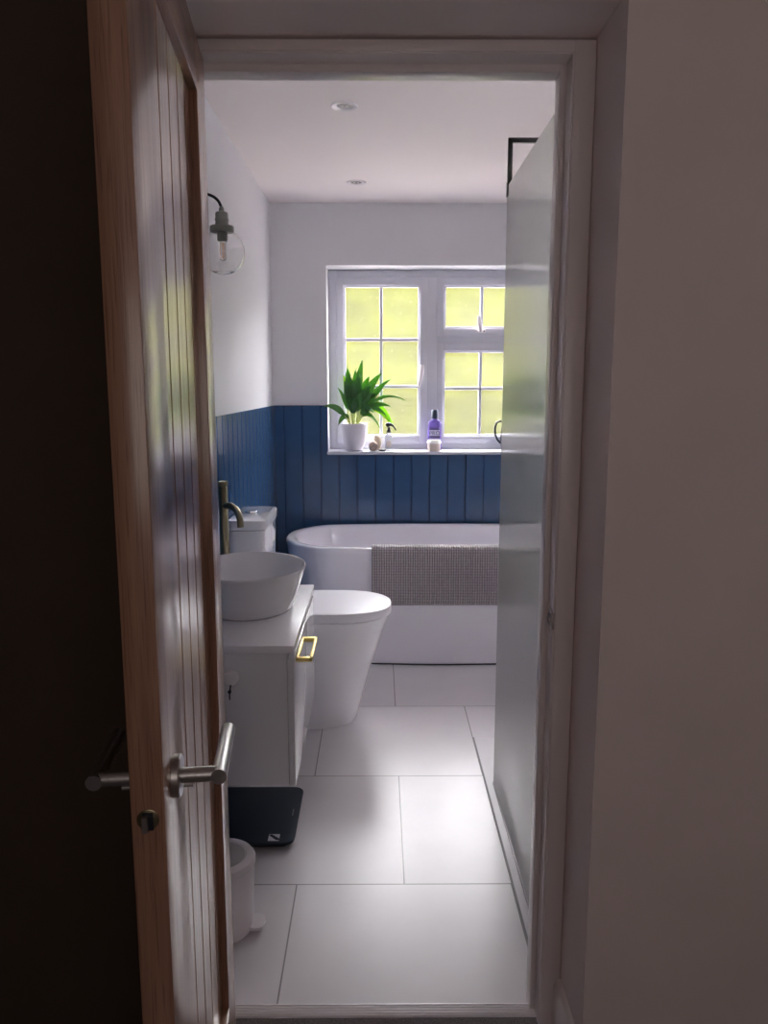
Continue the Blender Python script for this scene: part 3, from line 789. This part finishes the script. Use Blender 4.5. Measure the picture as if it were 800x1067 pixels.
def blob(name, m, c, r, seed, label):
    bm = bmesh.new(); bmesh.ops.create_icosphere(bm, subdivisions=4, radius=1)
    for v in bm.verts:
        d = 1 + .10 * noise.noise(v.co * 1.6 + Vector((seed, 0, 0))) + .03 * noise.noise(v.co * 5 + Vector((0, seed, 0)))
        v.co = Vector((v.co.x * r[0], v.co.y * r[1], v.co.z * r[2])) * d
    zmin = min(v.co.z for v in bm.verts)
    for v in bm.verts: v.co.z = max(v.co.z, zmin * .85)
    z2 = min(v.co.z for v in bm.verts)
    b = MB(); b.merge(bm, Matrix.Translation(Vector((c[0], c[1], SZ - z2 + c[2]))))
    return tag(b.build(name, m, angle=80), label, 'stone', group='stones on the window sill', base=(c[0], c[1], SZ))
blob('pebble', 'stone', (-.033, 4.600, .0005), (.029, .024, .030), 1.0, 'round tan stone at the front, between the plant pot and the spray bottle')
st2 = blob('pebble', 'stone2', (-.012, 4.660, .0005), (.026, .022, .048), 4.0, 'taller pointed pale stone leaning behind the round tan stone')
blob('pebble', 'slate', (.018, 4.580, .0005), (.022, .016, .007), 8.0, 'small flat dark stone lying in front of the spray bottle')

# spray bottle
ax, ay = .056, 4.612
sb = thing('spray_bottle', 'small clear spray bottle with a black trigger head on the sill', 'bottle', (ax, ay, SZ))
b = MB(); b.lathe([(.020, SZ + .0005), (.022, SZ + .003), (.022, SZ + .078), (.020, SZ + .090), (.011, SZ + .102), (.010, SZ + .112)], (ax, ay, 0), 'z', 28); b.build('bottle', 'clearplastic', sb)
b = MB(); b.lathe([(.012, SZ + .106), (.012, SZ + .122), (.009, SZ + .126), (.008, SZ + .140)], (ax, ay, 0), 'z', 20)
cp = b.build('cap', 'black', sb)
b = MB(); b.tube([(ax - .018, ay, SZ + .150), (ax - .012, ay, SZ + .152), (ax, ay, SZ + .153), (ax + .010, ay, SZ + .154), (ax + .022, ay, SZ + .150), (ax + .032, ay, SZ + .136), (ax + .044, ay, SZ + .120)], [.008, .012, .013, .011, .007, .005, .0035], 12)
b.build('trigger_head', 'black', sb)
b = MB(); b.box(ax - .013, ax + .013, ay - .0226, ay - .0216, SZ + .025, SZ + .060, .0004); b.build('label', 'jar', sb)

# mouthwash bottle
mx_, my = .327, 4.665
mw = thing('mouthwash_bottle', 'purple mouthwash bottle with dark cap behind the cream jar on the sill', 'bottle', (mx_, my, SZ))
def oval(rx, ry, z, n=36, e=2.8):
    return [Vector((mx_ + rx * math.copysign(abs(math.cos(a)) ** (2 / e), math.cos(a)), my + ry * math.copysign(abs(math.sin(a)) ** (2 / e), math.sin(a)), z)) for a in [2 * PI * (i + .5) / n for i in range(n)]]
b = MB(); b.loft([oval(.038, .024, SZ + .0005), oval(.041, .027, SZ + .006), oval(.041, .027, SZ + .135), oval(.041, .027, SZ + .150), oval(.036, .024, SZ + .168), oval(.026, .020, SZ + .178), oval(.016, .016, SZ + .182, e=2), oval(.015, .015, SZ + .192, e=2)])
b.build('bottle', 'purple', mw, angle=50)
b = MB(); b.lathe([(.0205, SZ + .186), (.021, SZ + .189), (.0185, SZ + .234), (.0165, SZ + .237)], (mx_, my, 0), 'z', 28); b.build('cap', 'capblue', mw)
b = MB(); b.box(mx_ - .033, mx_ + .028, my - .0282, my - .0272, SZ + .070, SZ + .134, .0003); lb = b.build('label', 'lblpale', mw)
b = MB(); b.box(mx_ - .033, mx_ + .026, my - .0288, my - .0281, SZ + .120, SZ + .134, .0002); b.build('label_band', 'lblpurple', lb)
b = MB(); b.box(mx_ - .033, mx_ + .028, my - .0288, my - .0281, SZ + .072, SZ + .086, .0002); b.build('label_band', 'lblpurple', lb)
cu = bpy.data.curves.new('lettering', 'FONT'); cu.body = 'PRO'; cu.size = .033; cu.extrude = .0003; cu.align_x = 'CENTER'; cu.space_character = 1.05
tmp = bpy.data.objects.new('tmp', cu); COL.objects.link(tmp)
bpy.context.view_layer.update()
me = bpy.data.meshes.new_from_object(tmp.evaluated_get(bpy.context.evaluated_depsgraph_get())); bpy.data.objects.remove(tmp)
me.transform(Matrix.Translation((mx_ - .002, my - .0286, SZ + .0905)) @ Matrix.Rotation(PI / 2, 4, 'X'))
me.transform(world_of(mw).inverted()); me.materials.clear(); me.materials.append(M['lblpurple'])
lo = bpy.data.objects.new('lettering', me); COL.objects.link(lo); lo.parent = lb

# jar in front of it
jx, jy = .320, 4.592
jr = thing('jar', 'small cream jar with a white lid in front of the purple bottle', 'jar', (jx, jy, SZ))
b = MB(); b.lathe([(.034, SZ + .0005), (.037, SZ + .003), (.0385, SZ + .040), (.0385, SZ + .044)], (jx, jy, 0), 'z', 32); b.build('body', 'jar', jr)
b = MB(); b.lathe([(.0415, SZ + .0445), (.0425, SZ + .047), (.0425, SZ + .053), (.039, SZ + .055), (.037, SZ + .063), (.034, SZ + .066)], (jx, jy, 0), 'z', 32); b.build('lid', 'jarlid', jr)

# dark jug whose handle shows past the screen
kx, ky = .785, 4.648
jg = thing('jug', 'dark jug at the end of the sill, only its handle showing past the shower screen', 'jug', (kx, ky, SZ))
b = MB(); b.lathe([(.058, SZ + .0005), (.064, SZ + .006), (.072, SZ + .06), (.068, SZ + .12), (.056, SZ + .165), (.060, SZ + .190), (.057, SZ + .190), (.052, SZ + .165), (.064, SZ + .12), (.068, SZ + .06), (.055, SZ + .012), (.01, SZ + .010)], (kx, ky, 0), 'z', 40); b.build('body', 'mug', jg)
b = MB()
hp = [(kx - .055, ky, SZ + .165), (kx - .075, ky, SZ + .172), (kx - .094, ky, SZ + .162), (kx - .104, ky, SZ + .135), (kx - .102, ky, SZ + .10), (kx - .090, ky, SZ + .065), (kx - .069, ky, SZ + .042)]
b.tube(hp, .0065, 12); b.build('handle', 'mug', jg)

# ------------------------------------------------------------------ the oak door, standing open
TH, DW, DT, DZ0, DZ1 = math.radians(-84.15), .709, .038, .008, 1.985
u = Vector((math.cos(TH), math.sin(TH), 0)); nn = Vector((-math.sin(TH), math.cos(TH), 0))
piv = Vector((-.319, 1.545, 0)) - nn * DT
door = thing('door_1', 'open oak door with vertical grooved planks and steel lever handles', None, (piv.x, piv.y, 0), TH, kind='structure')
def dpart(b, name, m, parent=None, **k): return b.build(name, m, parent or door, inv=False, **k)
SH, SL, RT, RB, RC = .118, .148, 1.893, .145, .0145
b = MB(); b.box(0, SH, 0, DT, DZ0, DZ1, .0015); dpart(b, 'stile', 'oakV')
b = MB(); b.box(DW - SL, DW, 0, DT, DZ0, DZ1, .0015); dpart(b, 'stile', 'oakV')
b = MB(); b.box(SH - .0005, DW - SL + .0005, .0002, DT - .0002, RT, DZ1 - .0002, .001); dpart(b, 'rail', 'oakH')
b = MB(); b.box(SH - .0005, DW - SL + .0005, .0002, DT - .0002, DZ0 + .0002, RB, .001); dpart(b, 'rail', 'oakH')
# planked centre panel: V grooves on both faces
pp = []; gx = []; x = .172
while x < DW - SL - .01: gx.append(x); x += .0885
lo_, hi_ = RC, DT - RC
top = [(SH, hi_)]
for g in gx: top += [(g - .0045, hi_), (g - .001, hi_ - .006), (g + .001, hi_ - .006), (g + .0045, hi_)]
top += [(DW - SL, hi_)]
bot = [(DW - SL, lo_)]
for g in reversed(gx): bot += [(g + .0045, lo_), (g, lo_ + .003), (g - .0045, lo_)]
bot += [(SH, lo_)]
b = MB(); b.prism(top + bot, 'z', RB, RT); dpart(b, 'planked_panel', 'oakV', smooth=False)
# lever handles on both faces
HW, HZ = .640, .925
def handle(side):
    f = DT if side > 0 else 0.0; s = side
    b = MB(); b.lathe([(.026, f + s * .0003), (.026, f + s * .008), (.0245, f + s * .0095), (.012, f + s * .010)], (HW, 0, HZ), 'y', 36)
    r = dpart(b, 'lever_handle', 'steel')
    b = MB(); b.lathe([(.0095, f + s * .009), (.0095, f + s * .056)], (HW, 0, HZ), 'y', 24)
    b.tube([(HW + .0098, f + s * .0555, HZ), (HW - .128, f + s * .0555, HZ), (HW - .130, f + s * .0555, HZ)], [.0098, .0098, .0088], 24)
    dpart(b, 'lever', 'steel', r)
    b = MB(); b.lathe([(.0028, f + s * .012), (.0028, f + s * .024)], (HW + .002, 0, HZ - .012), 'y', 10)
    dpart(b, 'grub_screw', 'steel', r)
handle(1); handle(-1)
# latch on the leading edge
b = MB(); b.lathe([(.0125, DW - .0008), (.0125, DW + .0008), (.0118, DW + .0012)], (0, DT / 2, HZ - .017), 'x', 28)
la = dpart(b, 'latch', 'brass')
b = MB(); b.box(DW + .0008, DW + .0022, DT / 2 - .006, DT / 2 + .006, HZ - .030, HZ - .008, .0004); dpart(b, 'latch_slot', 'black', la)
b = MB(); b.prism([(DT / 2 - .0055, HZ - .029), (DT / 2 + .0005, HZ - .029), (DT / 2 + .0005, HZ - .011), (DT / 2 - .0055, HZ - .011)], 'x', DW + .0015, DW + .009); dpart(b, 'latch_bolt', 'steel', la)
# hinges
for z in (.22, 1.0, 1.76):
    b = MB(); b.tube([(-.004, -.004, z - .05), (-.004, -.004, z + .05)], .0055, 12)
    b.box(-.0015, .0004, .0005, .030, z - .05, z + .05); dpart(b, 'hinge', 'steel')
